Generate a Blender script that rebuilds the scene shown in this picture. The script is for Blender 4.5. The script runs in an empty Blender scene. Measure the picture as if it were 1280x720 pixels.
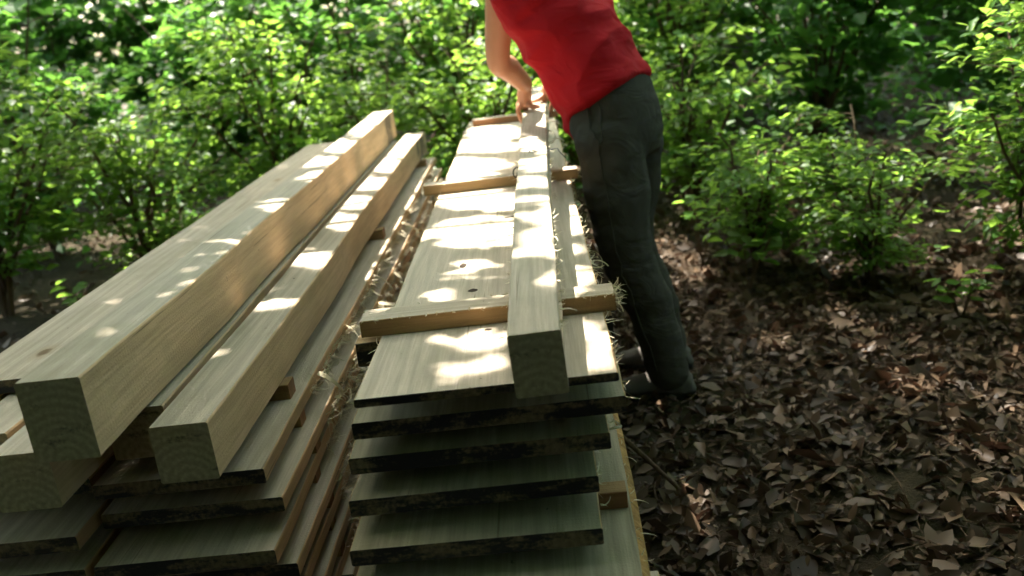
import bpy, bmesh, math, random
import numpy as np
from mathutils import Vector, Matrix, noise
random.seed(7)
RNG = np.random.default_rng(11)
D = bpy.data
scene = bpy.context.scene
COL = scene.collection

# ---------------------------------------------------------------- camera, sky, sun, exposure
CAM_Z = 1.38
F_PX = 1150.0
d_y = np.array([15.0, -362.0, F_PX]); d_y /= np.linalg.norm(d_y)
_k = 0.125
d_dn = np.array([_k, 1.0, -(d_y[0]*_k + d_y[1]) / d_y[2]]); d_dn /= np.linalg.norm(d_dn)
d_x = np.cross(d_dn, d_y)
CM = np.stack([d_x, d_y, -d_dn], 1)          # world -> camera (x right, y down, z forward)
right = CM.T @ [1, 0, 0]; up = CM.T @ [0, -1, 0]; back = CM.T @ [0, 0, -1]
cam = D.cameras.new('camera'); camo = D.objects.new('camera', cam); COL.objects.link(camo)
camo.matrix_world = Matrix(((right[0], up[0], back[0], 0), (right[1], up[1], back[1], 0),
                            (right[2], up[2], back[2], CAM_Z), (0, 0, 0, 1)))
cam.sensor_width = 36.0; cam.lens = F_PX / 1280.0 * 36.0
cam.clip_start = 0.05; cam.clip_end = 400
cam.dof.use_dof = True; cam.dof.focus_distance = 2.0; cam.dof.aperture_fstop = 3.0
scene.camera = camo

SUN = np.array([-0.24, 0.46, 0.855]); SUN /= np.linalg.norm(SUN)     # towards the sun
elev = math.asin(SUN[2]); azim = math.atan2(SUN[0], SUN[1])
w = D.worlds.new('World'); scene.world = w; w.use_nodes = True
nt = w.node_tree; nt.nodes.clear()
sky = nt.nodes.new('ShaderNodeTexSky'); sky.sky_type = 'NISHITA'; sky.sun_disc = False
sky.sun_elevation = elev; sky.sun_rotation = azim; sky.air_density = 1.0; sky.dust_density = 4.0
bg = nt.nodes.new('ShaderNodeBackground'); bg.inputs[1].default_value = 0.15
wo = nt.nodes.new('ShaderNodeOutputWorld')
nt.links.new(sky.outputs[0], bg.inputs[0]); nt.links.new(bg.outputs[0], wo.inputs[0])
sl = D.lights.new('sun', 'SUN'); sl.energy = 2.7; sl.angle = math.radians(0.53); sl.color = (1.0, 0.93, 0.82)
so = D.objects.new('sun', sl); COL.objects.link(so)
so.rotation_euler = Vector(SUN).to_track_quat('Z', 'Y').to_euler(); so.location = (-4, 5, 12)
scene.view_settings.view_transform = 'Standard'; scene.view_settings.look = 'None'
scene.view_settings.gamma = 1.0; scene.view_settings.use_curve_mapping = False
scene.view_settings.exposure = 3.5
scene.render.engine = 'CYCLES'
scene.cycles.max_bounces = 5; scene.cycles.diffuse_bounces = 3; scene.cycles.transmission_bounces = 4
scene.cycles.sample_clamp_indirect = 6.0

# ---------------------------------------------------------------- helpers
def ray(px, py): return CM.T @ np.array([px - 640.0, py - 360.0, F_PX])
def at_z(px, py, z):
    r = ray(px, py); r = r * (z - CAM_Z) / r[2]; return np.array([r[0], r[1], z])
def at_y(px, py, y):
    r = ray(px, py); r = r * y / r[1]; return np.array([r[0], r[1], r[2] + CAM_Z])

def tag(o, label=None, cat=None, group=None, kind=None):
    if label: o['label'] = label
    if cat: o['category'] = cat
    if group: o['group'] = group
    if kind: o['kind'] = kind
    return o
def empty(name, loc=(0, 0, 0), rz=0.0):
    o = D.objects.new(name, None); COL.objects.link(o); o.location = loc; o.rotation_euler[2] = rz
    o.empty_display_size = 0.1
    return o
def mesh(name, verts, faces, mats, parent=None, mi=None, smooth=False):
    me = D.meshes.new(name); me.from_pydata([tuple(v) for v in verts], [], faces)
    for m in (mats if isinstance(mats, (list, tuple)) else [mats]): me.materials.append(m)
    if mi is not None: me.polygons.foreach_set('material_index', mi)
    if smooth: me.polygons.foreach_set('use_smooth', [True] * len(me.polygons))
    me.update()
    o = D.objects.new(name, me); COL.objects.link(o)
    if parent: o.parent = parent
    return o

class MB:
    def __init__(s): s.v = []; s.f = []; s.m = []
    def add(s, v, f, m=0):
        n = len(s.v); s.v += [tuple(x) for x in v]; s.f += [tuple(i + n for i in q) for q in f]; s.m += [m] * len(f)
    def box(s, a, b, m=0):
        x0, y0, z0 = a; x1, y1, z1 = b
        v = [(x0,y0,z0),(x1,y0,z0),(x1,y1,z0),(x0,y1,z0),(x0,y0,z1),(x1,y0,z1),(x1,y1,z1),(x0,y1,z1)]
        s.add(v, [(0,3,2,1),(4,5,6,7),(0,1,5,4),(1,2,6,5),(2,3,7,6),(3,0,4,7)], m)
    def tube(s, pts, rad, n=8, m=0, caps=True):
        pts = [Vector(p) for p in pts]
        rings = []
        ref = Vector((0.31, 0.17, 0.93))
        for i, p in enumerate(pts):
            d = (pts[min(i+1, len(pts)-1)] - pts[max(i-1, 0)]).normalized()
            if abs(d.dot(ref)) > 0.97: ref = Vector((0.93, 0.2, 0.3))
            a = d.cross(ref).normalized(); b = d.cross(a)
            r = rad[i] if isinstance(rad, (list, tuple)) else rad
            rings.append([p + (a*math.cos(t) + b*math.sin(t))*r for t in [2*math.pi*k/n for k in range(n)]])
        v = [q for rg in rings for q in rg]; f = []
        for i in range(len(pts)-1):
            for k in range(n):
                f.append((i*n+k, i*n+(k+1) % n, (i+1)*n+(k+1) % n, (i+1)*n+k))
        if caps:
            f.append(tuple(range(n))[::-1]); f.append(tuple((len(pts)-1)*n+k for k in range(n)))
        s.add(v, f, m)
    def ball(s, c, r, m=0, nu=12, nv=8, axes=None):
        c = Vector(c); r = Vector(r) if not isinstance(r, (int, float)) else Vector((r, r, r))
        ax = axes or (Vector((1,0,0)), Vector((0,1,0)), Vector((0,0,1)))
        v = []; f = []
        v.append(c + ax[2]*r.z)
        for j in range(1, nv):
            t = math.pi*j/nv
            for i in range(nu):
                p = 2*math.pi*i/nu
                v.append(c + ax[0]*(r.x*math.sin(t)*math.cos(p)) + ax[1]*(r.y*math.sin(t)*math.sin(p)) + ax[2]*(r.z*math.cos(t)))
        v.append(c - ax[2]*r.z)
        for i in range(nu): f.append((0, 1+i, 1+(i+1) % nu))
        for j in range(nv-2):
            for i in range(nu):
                a = 1+j*nu+i; b = 1+j*nu+(i+1) % nu
                f.append((a, a+nu, b+nu, b))
        l = len(v)-1; o = 1+(nv-2)*nu
        for i in range(nu): f.append((l, o+(i+1) % nu, o+i))
        s.add(v, f, m)
    def build(s, name, mats, parent=None, smooth=False): return mesh(name, s.v, s.f, mats, parent, s.m, smooth)

def copy_tree(o, parent=None):
    c = o.copy(); COL.objects.link(c); c.parent = parent
    for ch in o.children: copy_tree(ch, c)
    return c

# ---------------------------------------------------------------- materials
class NT:
    def __init__(s, name):
        s.mat = D.materials.new(name); s.mat.use_nodes = True; s.t = s.mat.node_tree; s.t.nodes.clear()
        s.out = s.n('ShaderNodeOutputMaterial')
    def n(s, t, **kw):
        x = s.t.nodes.new(t)
        for k, v in kw.items(): setattr(x, k, v)
        return x
    def l(s, a, b): s.t.links.new(a, b)
    def noise(s, vec, scale, detail=4, rough=0.55, dist=0.0):
        x = s.n('ShaderNodeTexNoise'); s.l(vec, x.inputs['Vector'])
        x.inputs['Scale'].default_value = scale; x.inputs['Detail'].default_value = detail
        x.inputs['Roughness'].default_value = rough; x.inputs['Distortion'].default_value = dist
        return x.outputs['Fac']
    def ramp(s, fac, stops):
        x = s.n('ShaderNodeValToRGB'); s.l(fac, x.inputs[0]); e = x.color_ramp.elements
        while len(e) < len(stops): e.new(0.5)
        for i, (p, c) in enumerate(stops):
            e[i].position = p; e[i].color = (c[0], c[1], c[2], 1) if not isinstance(c, (int, float)) else (c, c, c, 1)
        return x.outputs[0]
    def mix(s, fac, a, b, mode='MIX'):
        x = s.n('ShaderNodeMix', data_type='RGBA', blend_type=mode)
        for sock, val in ((x.inputs[0], fac), (x.inputs[6], a), (x.inputs[7], b)):
            if isinstance(val, (int, float)): sock.default_value = val
            elif isinstance(val, tuple): sock.default_value = (*val, 1)
            else: s.l(val, sock)
        return x.outputs[2]
    def math(s, op, a, b=0.0):
        x = s.n('ShaderNodeMath', operation=op)
        for i, val in enumerate((a, b)):
            if isinstance(val, (int, float)): x.inputs[i].default_value = val
            else: s.l(val, x.inputs[i])
        return x.outputs[0]
    def mapping(s, vec, scale=(1,1,1), loc=None):
        x = s.n('ShaderNodeMapping'); s.l(vec, x.inputs[0]); x.inputs['Scale'].default_value = scale
        if loc is not None: s.l(loc, x.inputs['Location'])
        return x.outputs[0]
    def bump(s, h, strength, dist):
        x = s.n('ShaderNodeBump'); x.inputs['Strength'].default_value = strength; x.inputs['Distance'].default_value = dist
        s.l(h, x.inputs['Height']); return x.outputs[0]
    def pbsdf(s, col, rough=0.8, normal=None, spec=0.3, link=True):
        x = s.n('ShaderNodeBsdfPrincipled')
        if isinstance(col, tuple): x.inputs['Base Color'].default_value = (*col, 1)
        else: s.l(col, x.inputs['Base Color'])
        if isinstance(rough, (int, float)): x.inputs['Roughness'].default_value = rough
        else: s.l(rough, x.inputs['Roughness'])
        x.inputs['Specular IOR Level'].default_value = spec
        if normal is not None: s.l(normal, x.inputs['Normal'])
        if link: s.l(x.outputs[0], s.out.inputs[0])
        return x

def wood_mat(name, light, dark, knots=True, heart=None, saw=0.10, stain_y=None, dirt=0.4):
    g = NT(name); tc = g.n('ShaderNodeTexCoord'); oi = g.n('ShaderNodeObjectInfo')
    sh = g.n('ShaderNodeCombineXYZ')
    g.l(g.math('MULTIPLY', oi.outputs['Random'], 13.0), sh.inputs[0]); g.l(g.math('MULTIPLY', oi.outputs['Random'], 37.0), sh.inputs[1])
    v = g.mapping(tc.outputs['Object'], (1, 1, 1), sh.outputs[0])
    # growth rings stretched along the length
    big = g.noise(g.mapping(v, (7, 0.5, 7)), 1.0, 3, 0.5, 0.6)
    rings = g.n('ShaderNodeTexWave', wave_type='BANDS', bands_direction='X'); g.l(g.mapping(v, (1, 0.09, 1)), rings.inputs['Vector'])
    rings.inputs['Scale'].default_value = 9.0; rings.inputs['Distortion'].default_value = 9.0
    rings.inputs['Detail'].default_value = 3; rings.inputs['Detail Scale'].default_value = 1.3
    fine = g.noise(g.mapping(v, (160, 5, 160)), 1.0, 4, 0.65)
    col = g.mix(g.ramp(big, [(0.3, 0.0), (0.7, 1.0)]), dark, light)
    col = g.mix(g.math('MULTIPLY', g.ramp(rings.outputs[0], [(0.3, 0.0), (1.0, 1.0)]), 0.42), col, tuple(c*0.72 for c in dark))
    col = g.mix(g.math('MULTIPLY', g.ramp(fine, [(0.35, 1.0), (0.6, 0.0)]), 0.42), col, tuple(c*0.6 for c in dark))
    # blotchy stain and grime
    st = g.noise(g.mapping(v, (5, 2.2, 5)), 1.0, 5, 0.62, 0.4)
    col = g.mix(g.math('MULTIPLY', g.ramp(st, [(0.50, 0.0), (0.72, 1.0)]), dirt), col, (0.21, 0.20, 0.12))
    ck = g.noise(g.mapping(v, (75, 1.1, 75)), 1.0, 3, 0.5)
    col = g.mix(g.math('MULTIPLY', g.ramp(ck, [(0.685, 0.0), (0.71, 1.0)]), 0.6), col, (0.10, 0.075, 0.045))
    if heart:
        hs = g.noise(g.mapping(v, (4, 0.35, 4)), 1.0, 3, 0.6, 0.8)
        col = g.mix(g.math('MULTIPLY', g.ramp(hs, [(0.55, 0.0), (0.62, 1.0)]), 0.45), col, heart)
    if knots:
        vo = g.n('ShaderNodeTexVoronoi', feature='F1'); g.l(g.mapping(v, (5.5, 2.6, 5.5)), vo.inputs['Vector'])
        vo.inputs['Scale'].default_value = 1.0
        d = g.math('ADD', vo.outputs['Distance'], g.math('MULTIPLY', g.math('SUBTRACT', g.noise(v, 60, 3), 0.5), 0.06))
        col = g.mix(g.math('MULTIPLY', g.ramp(d, [(0.045, 1.0), (0.085, 0.0)]), 0.88), col, (0.07, 0.042, 0.02))
        col = g.mix(g.math('MULTIPLY', g.ramp(d, [(0.07, 1.0), (0.17, 0.0)]), 0.35), col, (0.30, 0.19, 0.08))
    if stain_y:      # dark mould blot near the far end
        sx = g.n('ShaderNodeSeparateXYZ'); g.l(tc.outputs['Object'], sx.inputs[0])
        dd = g.math('ABSOLUTE', g.math('SUBTRACT', sx.outputs[1], stain_y))
        dd = g.math('ADD', g.math('MULTIPLY', dd, 3.0), g.math('MULTIPLY', g.math('SUBTRACT', g.noise(v, 14, 4), 0.5), 2.2))
        col = g.mix(g.math('MULTIPLY', g.ramp(dd, [(0.15, 1.0), (0.5, 0.0)]), 0.75), col, (0.06, 0.055, 0.05))
    # small black specks
    sp = g.noise(v, 55, 2, 0.5); col = g.mix(g.ramp(sp, [(0.755, 0.0), (0.785, 0.8)]), col, (0.05, 0.045, 0.03))
    col = g.mix(1.0, col, g.ramp(oi.outputs['Random'], [(0.0, (0.86, 0.84, 0.80)), (0.5, (1.0, 0.97, 0.92)), (1.0, (0.93, 0.95, 0.93))]), 'MULTIPLY')
    # band-saw marks across the length
    sw = g.n('ShaderNodeTexWave', wave_type='BANDS', bands_direction='Y'); g.l(v, sw.inputs['Vector'])
    sw.inputs['Scale'].default_value = 27.0; sw.inputs['Distortion'].default_value = 7.0; sw.inputs['Detail'].default_value = 3; sw.inputs['Detail Scale'].default_value = 0.4
    h = g.math('ADD', g.math('MULTIPLY', g.math('MULTIPLY', sw.outputs[0], g.noise(v, 4, 3)), saw*1.8), fine)
    h = g.math('ADD', h, g.noise(v, 220, 3))
    g.pbsdf(col, 0.82, g.bump(h, 0.6, 0.002), 0.2)
    return g.mat

def end_paint_mat(name, paint, wood, amount):
    g = NT(name); tc = g.n('ShaderNodeTexCoord'); oi = g.n('ShaderNodeObjectInfo')
    sh = g.n('ShaderNodeCombineXYZ'); g.l(g.math('MULTIPLY', oi.outputs['Random'], 23.0), sh.inputs[0])
    v = g.mapping(tc.outputs['Object'], (1, 1, 1), sh.outputs[0])
    n1 = g.noise(g.mapping(v, (9, 9, 30)), 1.0, 6, 0.65); n2 = g.noise(v, 130, 4, 0.6)
    wv = g.n('ShaderNodeTexWave', wave_type='RINGS', rings_direction='Y'); g.l(g.mapping(tc.outputs['Object'], (1, 1, 1), g.n('ShaderNodeCombineXYZ').outputs[0]), wv.inputs['Vector'])
    wv.inputs['Scale'].default_value = 20; wv.inputs['Distortion'].default_value = 2.0; wv.inputs['Detail Scale'].default_value = 0.6; wv.inputs['Detail'].default_value = 2
    wc = g.mix(g.math('MULTIPLY', wv.outputs[0], 0.45), wood, tuple(c*0.55 for c in wood))
    wc = g.mix(g.ramp(n2, [(0.4, 0.35), (0.6, 0.0)]), wc, tuple(c*0.35 for c in wood))
    f = g.ramp(g.math('ADD', n1, g.math('MULTIPLY', g.math('SUBTRACT', n2, 0.5), 0.25)), [(amount-0.06, 0.0), (amount+0.06, 1.0)])
    col = g.mix(f, paint, wc)
    g.pbsdf(col, g.ramp(f, [(0, 0.45), (1, 0.85)]), g.bump(n2, 0.5, 0.002), 0.35)
    return g.mat

def bark_mat(name, a, b, scale=14):
    g = NT(name); tc = g.n('ShaderNodeTexCoord'); v = tc.outputs['Object']
    n = g.noise(g.mapping(v, (1, 1, 0.22)), scale, 6, 0.65, 0.6); m = g.noise(v, 3, 3)
    col = g.mix(g.ramp(n, [(0.35, 0.0), (0.65, 1.0)]), a, b)
    col = g.mix(g.ramp(m, [(0.55, 0.0), (0.8, 0.5)]), col, (0.09, 0.11, 0.05))
    g.pbsdf(col, 0.9, g.bump(n, 0.8, 0.02), 0.2)
    return g.mat

def leaf_mat(name, dark, light, trans, tfac=0.45, spec=0.25):
    g = NT(name); ge = g.n('ShaderNodeNewGeometry'); oi = g.n('ShaderNodeObjectInfo')
    r = ge.outputs['Random Per Island']
    col = g.mix(r, dark, light)
    tcn = g.mix(r, trans, tuple(c*0.75 for c in trans))
    p = g.pbsdf(col, 0.42, None, spec, link=False)
    t = g.n('ShaderNodeBsdfTranslucent'); g.l(tcn, t.inputs[0])
    m = g.n('ShaderNodeMixShader'); m.inputs[0].default_value = tfac
    g.l(p.outputs[0], m.inputs[1]); g.l(t.outputs[0], m.inputs[2]); g.l(m.outputs[0], g.out.inputs[0])
    return g.mat

def simple(name, col, rough=0.8, nscale=40, bump=0.3, dist=0.002, var=0.25, spec=0.3):
    g = NT(name); tc = g.n('ShaderNodeTexCoord'); n = g.noise(tc.outputs['Object'], nscale, 5, 0.6)
    c = g.mix(n, tuple(x*(1-var) for x in col), tuple(min(1, x*(1+var)) for x in col))
    g.pbsdf(c, rough, g.bump(n, bump, dist), spec); return g.mat

def fabric(name, col, weave=900, fold=9, fstr=0.5):
    g = NT(name); tc = g.n('ShaderNodeTexCoord'); v = tc.outputs['Object']
    n = g.noise(v, 6, 4); wv = g.noise(v, weave, 2)
    fo = g.noise(g.mapping(v, (1, 1, 1.7)), fold, 3, 0.45, 1.2)
    c = g.mix(n, tuple(x*0.8 for x in col), tuple(x*1.15 for x in col))
    h = g.math('ADD', fo, g.math('MULTIPLY', wv, 0.02))
    x = g.pbsdf(c, 0.88, g.bump(h, fstr, 0.03), 0.2)
    return g.mat

def skin_mat():
    g = NT('skin'); tc = g.n('ShaderNodeTexCoord'); n = g.noise(tc.outputs['Object'], 30, 4); n2 = g.noise(tc.outputs['Object'], 5, 3)
    c = g.mix(n2, (0.50, 0.225, 0.125), (0.60, 0.30, 0.175)); c = g.mix(g.math('MULTIPLY', n, 0.35), c, (0.38, 0.14, 0.08))
    x = g.pbsdf(c, 0.5, g.bump(n, 0.15, 0.002), 0.4)
    x.inputs['Subsurface Weight'].default_value = 0.12; x.inputs['Subsurface Radius'].default_value = (0.012, 0.005, 0.003)
    return g.mat

def ground_mat():
    g = NT('forest_soil'); tc = g.n('ShaderNodeTexCoord'); v = tc.outputs['Object']
    n = g.noise(v, 3, 8, 0.65); m = g.noise(v, 28, 6, 0.7); b = g.noise(v, 0.5, 3)
    c = g.mix(g.ramp(m, [(0.35, 0.0), (0.65, 1.0)]), (0.030, 0.021, 0.013), (0.10, 0.068, 0.042))
    c = g.mix(g.ramp(n, [(0.5, 0.0), (0.7, 0.7)]), c, (0.055, 0.045, 0.022))
    c = g.mix(g.ramp(b, [(0.5, 0.0), (0.65, 0.45)]), c, (0.035, 0.05, 0.015))
    g.pbsdf(c, 0.95, g.bump(g.math('ADD', m, g.noise(v, 90, 5, 0.7)), 1.0, 0.03), 0.15); return g.mat

M = {}
M['board'] = wood_mat('sawn_poplar', (0.62, 0.525, 0.425), (0.51, 0.43, 0.335))
M['board_lower'] = wood_mat('darker_poplar', (0.43, 0.38, 0.275), (0.29, 0.265, 0.185), dirt=0.75)  # darker tone with stronger blotches, for the lower main planks
M['board_edge'] = wood_mat('sawn_edge', (0.56, 0.40, 0.22), (0.40, 0.25, 0.12), knots=False)
M['left_edge'] = wood_mat('sawn_edge_pink', (0.68, 0.45, 0.27), (0.54, 0.34, 0.19), knots=False)
M['left_beam'] = wood_mat('sawn_beam_side', (0.72, 0.52, 0.34), (0.60, 0.42, 0.26), knots=False, stain_y=3.55)
M['beam'] = wood_mat('sawn_beam', (0.60, 0.525, 0.435), (0.49, 0.43, 0.345), knots=False)
M['sticker'] = wood_mat('sticker_wood', (0.48, 0.33, 0.17), (0.33, 0.20, 0.095), knots=False)
M['sticker_red'] = wood_mat('sticker_red_wood', (0.40, 0.21, 0.11), (0.28, 0.13, 0.065), knots=False)
M['end_black'] = end_paint_mat('black_end_paint', (0.012, 0.013, 0.016), (0.21, 0.155, 0.09), 0.53)
M['end_beam'] = end_paint_mat('weathered_end', (0.08, 0.076, 0.06), (0.50, 0.42, 0.28), 0.36)
M['bark'] = bark_mat('tree_bark', (0.045, 0.034, 0.025), (0.17, 0.135, 0.10))
M['bark_edge'] = bark_mat('bark_edge', (0.22, 0.12, 0.045), (0.45, 0.27, 0.10), 30)
M['twig'] = bark_mat('twig_bark', (0.05, 0.03, 0.018), (0.13, 0.085, 0.05), 40)
M['fibre'] = simple('wood_fibre', (0.72, 0.63, 0.45), 0.85, 80, 0.1)
M['leaf_a'] = leaf_mat('shrub_leaf', (0.030, 0.085, 0.016), (0.075, 0.17, 0.030), (0.32, 0.54, 0.07), 0.52)
M['leaf_b'] = leaf_mat('shrub_leaf_deep', (0.022, 0.070, 0.020), (0.055, 0.135, 0.035), (0.18, 0.42, 0.06), 0.48)
M['leaf_c'] = leaf_mat('canopy_leaf', (0.025, 0.075, 0.015), (0.06, 0.14, 0.025), (0.22, 0.38, 0.07), 0.4)
M['leaf_d'] = leaf_mat('woodland_leaf', (0.016, 0.05, 0.012), (0.05, 0.12, 0.022), (0.12, 0.32, 0.03), 0.4)
M['leaf_f'] = leaf_mat('shrub_leaf_yellow', (0.04, 0.10, 0.018), (0.085, 0.17, 0.03), (0.33, 0.55, 0.07), 0.5)
M['leaf_e'] = leaf_mat('blocker_leaf', (0.012, 0.035, 0.012), (0.03, 0.07, 0.02), (0.03, 0.08, 0.02), 0.1)  # dark opaque leaf of the bushes added to block sky light
M['litter'] = leaf_mat('dry_leaf', (0.024, 0.016, 0.010), (0.14, 0.093, 0.058), (0.10, 0.05, 0.03), 0.12, 0.15)
M['knot'] = simple('knot_wood', (0.035, 0.022, 0.012), 0.95, 150, 0.5, 0.002, 0.5)
M['soil'] = ground_mat()
M['shirt'] = fabric('red_cotton', (0.40, 0.006, 0.011), fold=9, fstr=0.45)
M['trousers'] = fabric('grey_cotton', (0.052, 0.047, 0.036), fold=8, fstr=0.45)
M['skin'] = skin_mat()
M['shoe'] = simple('shoe_leather', (0.085, 0.075, 0.062), 0.8, 60)
M['sole'] = simple('shoe_sole', (0.04, 0.038, 0.035), 0.8, 60)
M['hair'] = simple('hair', (0.05, 0.03, 0.018), 0.5, 90, 0.6, 0.01)
M['eye'] = simple('eye_white', (0.7, 0.68, 0.64), 0.2, 20, 0.0)
M['twine'] = simple('twine', (0.10, 0.085, 0.06), 0.8, 200)
M['iron'] = simple('dark_iron', (0.03, 0.03, 0.03), 0.5, 60)

# ---------------------------------------------------------------- forest floor
def gz(x, y):
    r = math.hypot(x-0.2, y-2.5)
    k = min(1.0, max(0.0, (r-1.2)/4.0))
    return k*(0.10*noise.noise((x*0.35, y*0.35, 1.3)) + 0.04*noise.noise((x*1.3, y*1.3, 4.1))) + 0.008*noise.noise((x*5, y*5, 0.3)) - 0.006
NG = 130
xs = [(-1 if t < 0 else 1)*(abs(t)**2.2)*60 for t in np.linspace(-1, 1, NG)]
gv = [(x+0.0, y+3.0, gz(x, y+3.0)) for y in xs for x in xs]
gf = [(j*NG+i, j*NG+i+1, (j+1)*NG+i+1, (j+1)*NG+i) for j in range(NG-1) for i in range(NG-1)]
tag(mesh('ground', gv, gf, M['soil'], smooth=True), kind='structure')

# ---------------------------------------------------------------- leaves as mesh data
def leaf_mesh(name, pos, size, nrm, mat, aspect=0.62, head=None):
    """pos (n,3), size (n,), nrm (n,3): folded ovate leaves, one island each"""
    n = len(pos)
    nrm = nrm / np.linalg.norm(nrm, axis=1, keepdims=True)
    a = RNG.normal(size=(n, 3)) if head is None else head + RNG.normal(size=(n, 3))*0.35
    a -= nrm * np.sum(a*nrm, axis=1, keepdims=True); a /= np.linalg.norm(a, axis=1, keepdims=True) + 1e-9
    b = np.cross(nrm, a); s = size[:, None]
    wd = s*aspect*0.5*RNG.uniform(0.8, 1.15, (n, 1)); curl = s*RNG.uniform(-0.02, 0.16, (n, 1))
    base = pos - a*s*0.5
    V = np.stack([base, base + a*s*0.38 + b*wd + nrm*curl, base + a*s*0.42 - nrm*curl*0.3,
                  base + a*s*0.38 - b*wd + nrm*curl, base + a*s*0.74 + b*wd*0.62 + nrm*curl*0.6,
                  base + a*s*0.74 - b*wd*0.62 + nrm*curl*0.6, base + a*s - nrm*curl*0.8], 1).reshape(-1, 3)
    T = np.array([[0,2,1],[0,3,2],[1,2,4],[2,3,5],[4,2,6],[2,5,6]])
    Fc = (T[None] + (np.arange(n)*7)[:, None, None]).reshape(-1, 3)
    me = D.meshes.new(name); me.vertices.add(len(V)); me.vertices.foreach_set('co', V.ravel())
    me.loops.add(Fc.size); me.loops.foreach_set('vertex_index', Fc.ravel().astype(np.int32))
    me.polygons.add(len(Fc)); me.polygons.foreach_set('loop_start', np.arange(0, Fc.size, 3, dtype=np.int32))
    me.polygons.foreach_set('loop_total', np.full(len(Fc), 3, dtype=np.int32))
    me.materials.append(mat); me.update(calc_edges=True); return me
def up_normals(n, tilt=0.5):
    v = RNG.normal(size=(n, 3))*tilt; v[:, 2] += 1.0; return v
def link(name, me, parent=None):
    o = D.objects.new(name, me); COL.objects.link(o)
    if parent: o.parent = parent
    return o

# leaf litter (uncountable)
nl = 44000
lx = np.concatenate([RNG.normal(0.9, 1.3, nl//2), RNG.uniform(-6, 7, nl//2)]); ly = np.concatenate([RNG.normal(2.6, 1.6, nl//2), RNG.uniform(-1, 10, nl//2)])
lk = np.array([noise.noise((a*1.6, b*1.6, 7.0)) + 0.6*noise.noise((a*5, b*5, 2.0)) for a, b in zip(lx, ly)]) > -0.62
lx, ly = lx[lk], ly[lk]; nl = len(lx)
lz = np.array([gz(x, y) for x, y in zip(lx, ly)]) + RNG.uniform(0.004, 0.03, nl)
tag(link('leaf_litter', leaf_mesh('leaf_litter', np.stack([lx, ly, lz], 1), np.clip(RNG.lognormal(-3.25, 0.45, nl), 0.012, 0.12), up_normals(nl, 0.7), M['litter'], 0.55)),
    'dry brown fallen leaves covering the forest floor around the stacks', 'leaf litter', kind='stuff')

mb = MB()
for _ in range(900):
    x = random.gauss(0.9, 1.5); y = random.gauss(2.6, 1.8); a = random.uniform(0, 6.28); L = random.uniform(0.05, 0.28)
    pts = []
    for q in range(4):
        t = q/3; xx = x + math.cos(a + 0.3*t)*L*t; yy = y + math.sin(a + 0.3*t)*L*t; pts.append((xx, yy, gz(xx, yy) + 0.012 + 0.03*random.random()*t))
    r = random.uniform(0.0012, 0.004); mb.tube(pts, [r, r*0.9, r*0.8, r*0.5], 5)
tag(mb.build('twig_litter', M['twig']), 'thin dead twigs scattered through the fallen leaves', 'twig litter', kind='stuff')

# ---------------------------------------------------------------- planks and timbers
def plank_mesh(x0, x1, y0, y1, z0, z1, wob=0.004, seed=0.0, xf=(0, 0), bark=None, ends=2, segs=56, thick_wob=0.0012, bevel=0.0025, skew=(0, 0)):
    """sawn plank along y, local coords; mats: 0 face 1 side edge 2 end 3 bark. xf: shift of left/right edge at far end"""
    v = []; f = []; m = []
    hb = bevel
    for i in range(segs+1):
        t = i/segs; y = y0 + (y1-y0)*t
        def nz(k, s=1.0): return noise.noise((seed*3.7 + k*11.3, y*1.9*s, seed))*wob + noise.noise((seed + k*5.1, y*14*s, 2.0))*wob*0.35
        l = x0 + xf[0]*t + nz(1); r = x1 + xf[1]*t + nz(2)
        if bark: r += 0.018*noise.noise((seed, y*1.2, 9.0))
        a = z0 + noise.noise((seed+4, y*2.0, 1.0))*thick_wob; b = z1 + noise.noise((seed+8, y*2.0, 3.0))*thick_wob
        yy0 = 0.0
        if i in (0, segs): yy0 = 0.0
        ring = [(l+hb, a), (r-hb, a), (r, a+hb), (r + (0.012 if bark else 0), (a+b)/2), (r, b-hb), (r-hb, b), (l+hb, b), (l, b-hb), (l, (a+b)/2), (l, a+hb)]
        for (x, z) in ring:
            dy = 0.0
            if i == 0: dy = skew[0]*(x-x0)/(x1-x0) + 0.0015*noise.noise((x*60, z*60, seed))
            if i == segs: dy = skew[1]*(x-x0)/(x1-x0)
            v.append((x, y+dy, z))
    n = 10
    for i in range(segs):
        for k in range(n):
            k2 = (k+1) % n
            f.append((i*n+k, i*n+k2, (i+1)*n+k2, (i+1)*n+k))
            m.append({0: 0, 1: 1, 2: 1, 3: 1, 4: 1, 5: 0, 6: 1, 7: 1, 8: 1, 9: 1}[k] if not (bark and k in (1, 2, 3, 4)) else 3)
    f.append(tuple(range(n))[::-1]); m.append(2)
    f.append(tuple(segs*n+k for k in range(n))); m.append(2)
    return v, f, m

def fibres(name, parent, specs, mat=None):
    """specs: list of (root, direction, length, curl) thin torn strands as one part"""
    mb = MB()
    for root, d, L, curl in specs:
        p = Vector(root); d = Vector(d).normalized(); ax = Vector((random.gauss(0,1), random.gauss(0,1), random.gauss(0,1))).normalized()
        pts = [p.copy()]; st = 6
        for i in range(st):
            d = (Matrix.Rotation(curl/st, 3, ax) @ d).normalized(); p = p + d*(L/st); pts.append(p.copy())
        wd = random.uniform(0.0007, 0.0022); side = d.cross(ax).normalized()*wd
        v = []; 
        for i, q in enumerate(pts):
            k = 1 - 0.7*i/st
            v += [q - side*k, q + side*k, q + ax*wd*0.5*k]
        fc = []
        for i in range(st):
            for j in range(3):
                fc.append((3*i+j, 3*i+(j+1) % 3, 3*i+3+(j+1) % 3, 3*i+3+j))
        mb.add(v, fc)
    if mb.v:
        o = mb.build(name, mat or M['fibre'], parent); o['kind'] = 'stuff'; return o

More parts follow.
